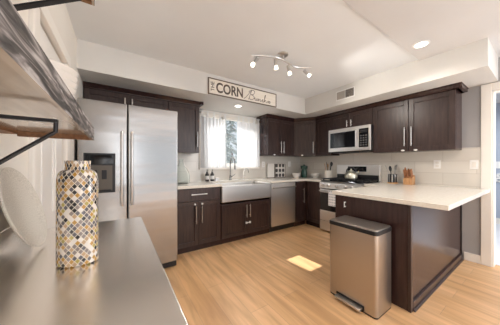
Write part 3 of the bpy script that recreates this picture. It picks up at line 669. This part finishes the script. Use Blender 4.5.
MB().lathe([(.018, 0), (.018, .008), (.009, .015)], n=14).build('base', 'chrome', t, smooth=True)
MB().tube([(0, 0, .01), (0, 0, .15)]+[(.05-.05*math.cos(a_), -.02, .15+.06*math.sin(a_)) for a_ in [PI*i/8 for i in range(1, 8)]]+[(.10, -.02, .13)], .006, 8).build('spout', 'chrome', t, smooth=True)
MB().tube([(0, 0, .06), (.035, -.01, .07)], .006, 8).build('lever', 'chrome', t, smooth=True)
t = thing('white_board', 'plain white board in a dark frame leaning on the backsplash', 'board', (2.60, 3.27, z))
MB().box(.008, .182, -.004, .014, .012, .30).build('panel', 'ceramic', t, bev=.003)
MB().box(0, .19, -.006, .018, 0, .014).box(.182, .192, -.006, .018, 0, .30).build('frame', 'sign_frame', t)
t = thing('patterned_tray', 'black and cream patterned tray standing against the backsplash', 'tray', (2.805, 3.27, z))
MB().box(.008, .285, 0, .012, .008, .292).build('panel', 'tray_print', t)
MB().box(0, .293, -.008, .018, 0, .010).box(0, .293, -.008, .018, .29, .30).box(0, .010, -.008, .018, 0, .30).box(.283, .293, -.008, .018, 0, .30).build('rim', 'sign_frame', t, bev=.002)
def bowl(x, y, label):
    t = tag(MB().lathe([(.045, 0), (.048, .008), (.075, .035), (.090, .075), (.093, .095), (.089, .095), (.085, .075), (.07, .040), (.03, .018), (.001, .016)], n=30, cap1=False).build('bowl', 'ceramic', smooth=True), label, 'bowl', 'white bowls in the corner'); t.location = (x, y, z)
bowl(3.24, 3.08, 'white bowl left of the green jar'); bowl(3.53, 2.80, 'white bowl right of the green jar, nearer the range')
t = thing('green_jar', 'dark green glass jar with a lid standing between two white bowls', 'jar', (3.405, 3.00, z))
MB().lathe([(.055, 0), (.062, .01), (.066, .09), (.058, .15), (.052, .18), (.07, .20), (.075, .235)], n=26).build('body', 'green_glass', t, smooth=True)
MB().lathe([(.078, .235), (.078, .25), (.05, .262), (.015, .268), (.015, .285)], n=26).build('lid', 'green_glass', t, smooth=True)
random.seed(3)
def utensils(t, z0, specs):
    for k, (dx, dy, h, mat, kind) in enumerate(specs):
        a0 = Vector((dx*.25, dy*.25, z0)); a1 = Vector((dx, dy, h)); d_ = (a1-a0).normalized()
        mb = MB().tube([a0, a1], .006, 8)
        mb.lathe([(.003, -.005), (.020, .015), (.026, .045), (.022, .07), (.006, .085)], (0, 0, 0), 14, 1, .25, Matrix.Translation(a1) @ d_.to_track_quat('Z', 'Y').to_matrix().to_4x4() @ Matrix.Rotation(1.1*k, 4, 'Z'))
        o = tag(mb.build(kind, mat, smooth=True), None, 'utensil'); o.location = t.location
        yield o
t = thing('utensil_crock', 'cream ceramic utensil crock left of the range', 'crock', (3.49, 2.455, z))
MB().lathe([(.066, 0), (.070, .01), (.070, .17), (.066, .17), (.064, .02), (.001, .012)], n=26, cap1=False).build('body', 'cream_ceramic', t, smooth=True)
L_ = ['wooden spoon standing in the cream crock, leftmost', 'light wooden spoon standing in the middle of the cream crock', 'black spatula standing in the cream crock, furthest left behind', 'black serving spoon leaning right in the cream crock', 'black ladle standing at the right of the cream crock']
for o, l in zip(utensils(t, .025, [(-.03, .05, .23, 'block_wood', 'wooden_spoon'), (.0, .01, .22, 'cork', 'wooden_spoon'), (-.055, -.005, .255, 'black_plastic', 'spatula'), (-.005, -.055, .26, 'black_plastic', 'serving_spoon'), (.06, -.02, .25, 'black_plastic', 'ladle')]), L_): o['label'] = l
# ------------------------------------------------------------ on the right worktop
t = thing('utensil_canister', 'striped metal utensil canister on a cork base beside the range', 'canister', (3.53, 1.36, z))
MB().lathe([(.068, 0), (.068, .016)], n=24).build('cork_base', 'cork', t, smooth=True)
MB().lathe([(.062, .016), (.062, .140), (.058, .140), (.056, .03), (.001, .025)], n=24, cap1=False).build('body', 'black_plastic', t, smooth=True)
mb = MB()
for k in range(10):
    a_ = 2*PI*k/10; mb.box(-.006, .006, .0615, .0645, .02, .136, Matrix.Rotation(a_, 4, 'Z'))
mb.build('metal_stripe', 'nickel', t)
L_ = ['metal ladle leaning left in the striped canister', 'metal spoon leaning right in the striped canister', 'black spoon standing in the middle of the striped canister', 'metal whisk leaning back in the striped canister']
for o, l in zip(utensils(t, .035, [(-.02, .064, .20, 'nickel', 'ladle'), (-.03, -.058, .205, 'nickel', 'serving_spoon'), (-.01, .02, .18, 'black_plastic', 'serving_spoon'), (.05, -.02, .20, 'nickel', 'whisk')]), L_): o['label'] = l
t = thing('knife_block', 'light wooden knife block on the peninsula worktop near the wall', 'knife block', (3.52, 1.145, z), RZ)
MB().extr([(.06, 0), (.06, .085), (-.045, .135), (-.06, .125), (-.06, 0)], (-.052, 0, 0), (.052, 0, 0)).build('block', 'block_wood', t, bev=.003)
k = 0
for x, y, h in ((-.038, -.03, .098), (-.002, -.032, .092), (.038, -.03, .098), (-.038, .012, .128), (.0, .018, .11), (.036, .01, .108)):
    d_ = Vector((0, .0-.35, 1)).normalized(); a0 = Vector((x, y, h-.01))
    o = tag(MB().tube([a0, a0+d_*.03, a0+d_*.10, a0+d_*.135], [.010, .009, .012, .010], 8).build('knife', 'knife_wood', None, smooth=True), 'wooden handled knife standing in the knife block', 'knife', 'knives in the block')
    o.location = t.location; o.rotation_euler = t.rotation_euler

# ------------------------------------------------------------ beyond the doorway
t = thing('wall_decoration', 'white wall letters on the pale blue wall beyond the doorway', 'decoration', (6.40, .62, 1.0), RZ)
lettering('letter', '&', t, -.05, .18, -.16, .02, -.012, 'white', .03)
MB().box(-.03, .20, -.02, 0, .12, .26).build('plaque', 'white', t)

# ------------------------------------------------------------ foreground: steel prep table
t = thing('prep_table', 'stainless steel prep table in the foreground with a rear upstand', 'table', (-.31, -.55, 0))
LY = 1.335+.55
MB().box(.015, .425, 0, LY, .868, .90).build('tabletop', 'steel_table', t, bev=.004, segs=3)
pr = [(0, .868), (0, .985)]; n_ = 8; yy = 1.19+.55; rr_ = .05
mb = MB()
prof = [(0, .87), (yy-.06, .87)]+[(yy-rr_+rr_*math.cos(-PI/2+PI/2*k/6)-.0, .925+rr_*math.sin(-PI/2+PI/2*k/6)) for k in range(7)]+[(yy, 1.0), (0, 1.0)]
prof = [(0, .895), (yy-.05, .895), (yy-.02, .905), (yy-.004, .925), (yy, .95), (yy-.004, .975), (yy-.02, .992), (yy-.05, 1.0), (0, 1.0)]
mb.extr(prof, (.0, 0, 0), (.016, 0, 0), out=(0, 1, 0)).build("upstand", 'steel_table', t, bev=.004)
for x in (.05, .39):
    for y in (.05, LY-.05): MB().tube([(x, y, 0), (x, y, .868)], .018, 12).build('leg', 'nickel', t, smooth=True)
MB().box(.03, .41, .03, LY-.03, .25, .27).build('lower_shelf', 'steel_table', t)
# mosaic vase
t = thing('mosaic_vase', 'oval mosaic tile vase in gold grey and white on the steel table', 'vase', (-.104, .819, .9005), math.radians(-16))
MB().lathe([(.90, 0), (1, .004), (1, .245), (.985, .262), (.93, .276), (.82, .286), (.66, .290), (.5, .291)], n=60, ex=.053, ey=.037).build('body', 'mosaic', t, smooth=True)
MB().lathe([(.58, .289), (.56, .300), (.58, .318), (.51, .318), (.49, .290)], n=40, ex=.057, ey=.04, cap0=False, cap1=False).build('neck', 'mosaic', t, smooth=True)
# leaning speckled platter
def platter(cx_, cy_, cz_, r, tilt, yaw):
    m_ = Matrix.Translation((cx_, cy_, cz_)) @ Matrix.Rotation(yaw, 4, 'Z') @ Matrix.Rotation(tilt, 4, 'Y')
    o = MB().lathe([(.001, -.006), (r*.75, -.006), (r*.97, .004), (r, .009), (r*.97, .012), (r*.80, .005), (r*.76, .0), (.001, .0)], n=60, cap0=False, cap1=False).build('platter', 'speckled_stone', smooth=True)
    o.matrix_world = m_; return tag(o, 'round speckled stone platter leaning against the wall behind the vase', 'platter')
platter(-.284, 1.045, 1.051, .151, 1.277, .0)
# shelves on the left wall
def shelf(y0, y1, z0, z1, label):
    o = MB().box(-.288, -.08, y0, y1, z0+.018, z1).box(-.088, -.08, y0, y1, z0, z0+.018).build('wall_shelf', ['weathered_wood', 'board_underside', 'raw_wood'])
    MB().box(-.288, -.089, y1-.018, y1, z0, z0+.0175).build('end_batten', 'raw_wood', o)
    for f in o.data.polygons: f.material_index = 1 if f.normal.z < -.5 else (2 if f.normal.y > .5 or f.normal.y < -.5 else 0)
    # wall cleat keeps the board fixed to the wall
    MB().box(XL, -.286, y0+.02, y1-.02, z0+.006, z1-.006).build('cleat', 'raw_wood', o)
    return tag(o, label, 'shelf')
shelf(-.45, 1.03, 1.304, 1.354, 'weathered grey wood wall shelf close to the viewer holding white dishes')
shelf(-.45, 1.05, 1.865, 1.915, 'higher wooden wall shelf whose end just enters the top left of view')
def bracket(yb, zt, xf, w_, label, zlow, flat=False):
    t = thing('shelf_bracket', label, 'bracket', (XL, yb, zt))
    MB().box(.0, xf-XL, -w_/2, w_/2, -.007, 0).build('top_bar', 'iron', t)
    MB().box(.0, .006, -w_/2, w_/2, zlow-zt, 0).build('wall_bar', 'iron', t)
    if flat: MB().extr([(-w_/2, -.004), (w_/2, -.004), (w_/2, .004), (-w_/2, .004)], (.006, 0, zlow-zt+.01), (xf-XL, 0, -.004), out=(0, 1, 0)).build('brace', 'iron', t)
    else: MB().tube([(.006, 0, zlow-zt+.01), (xf-XL-.008, 0, -.030), (xf-XL-.004, 0, -.027), (xf-XL-.003, 0, -.003)], .004, 8).build('brace', 'iron', t, smooth=True)
    return t
bracket(.59, 1.304, -.108, .010, 'black iron bracket with diagonal brace under the near wall shelf', 1.08)
bracket(1.02, 1.865, -.12, .024, 'black iron bracket under the higher wall shelf', 1.71, True)
# dishes stacked on the near shelf
for k in range(6):
    r = .064+.002*k
    o = tag(MB().lathe([(r*.45, 0), (r*.5, .004), (r*.86, .030), (r, .052), (r*.985, .054), (r*.83, .034), (r*.45, .010), (.001, .009)], n=40, cap1=False).build('bowl', 'ceramic', smooth=True),
            ['lowest white dish of the stack on the near shelf', 'second white dish from the bottom of the shelf stack', 'third white dish from the bottom of the shelf stack', 'third white dish from the top of the shelf stack', 'second white dish from the top of the shelf stack', 'topmost white dish of the stack on the near shelf'][k], 'dish', 'white dishes stacked on the near shelf')
    o.location = (-.180, .852, 1.3545+k*.019)
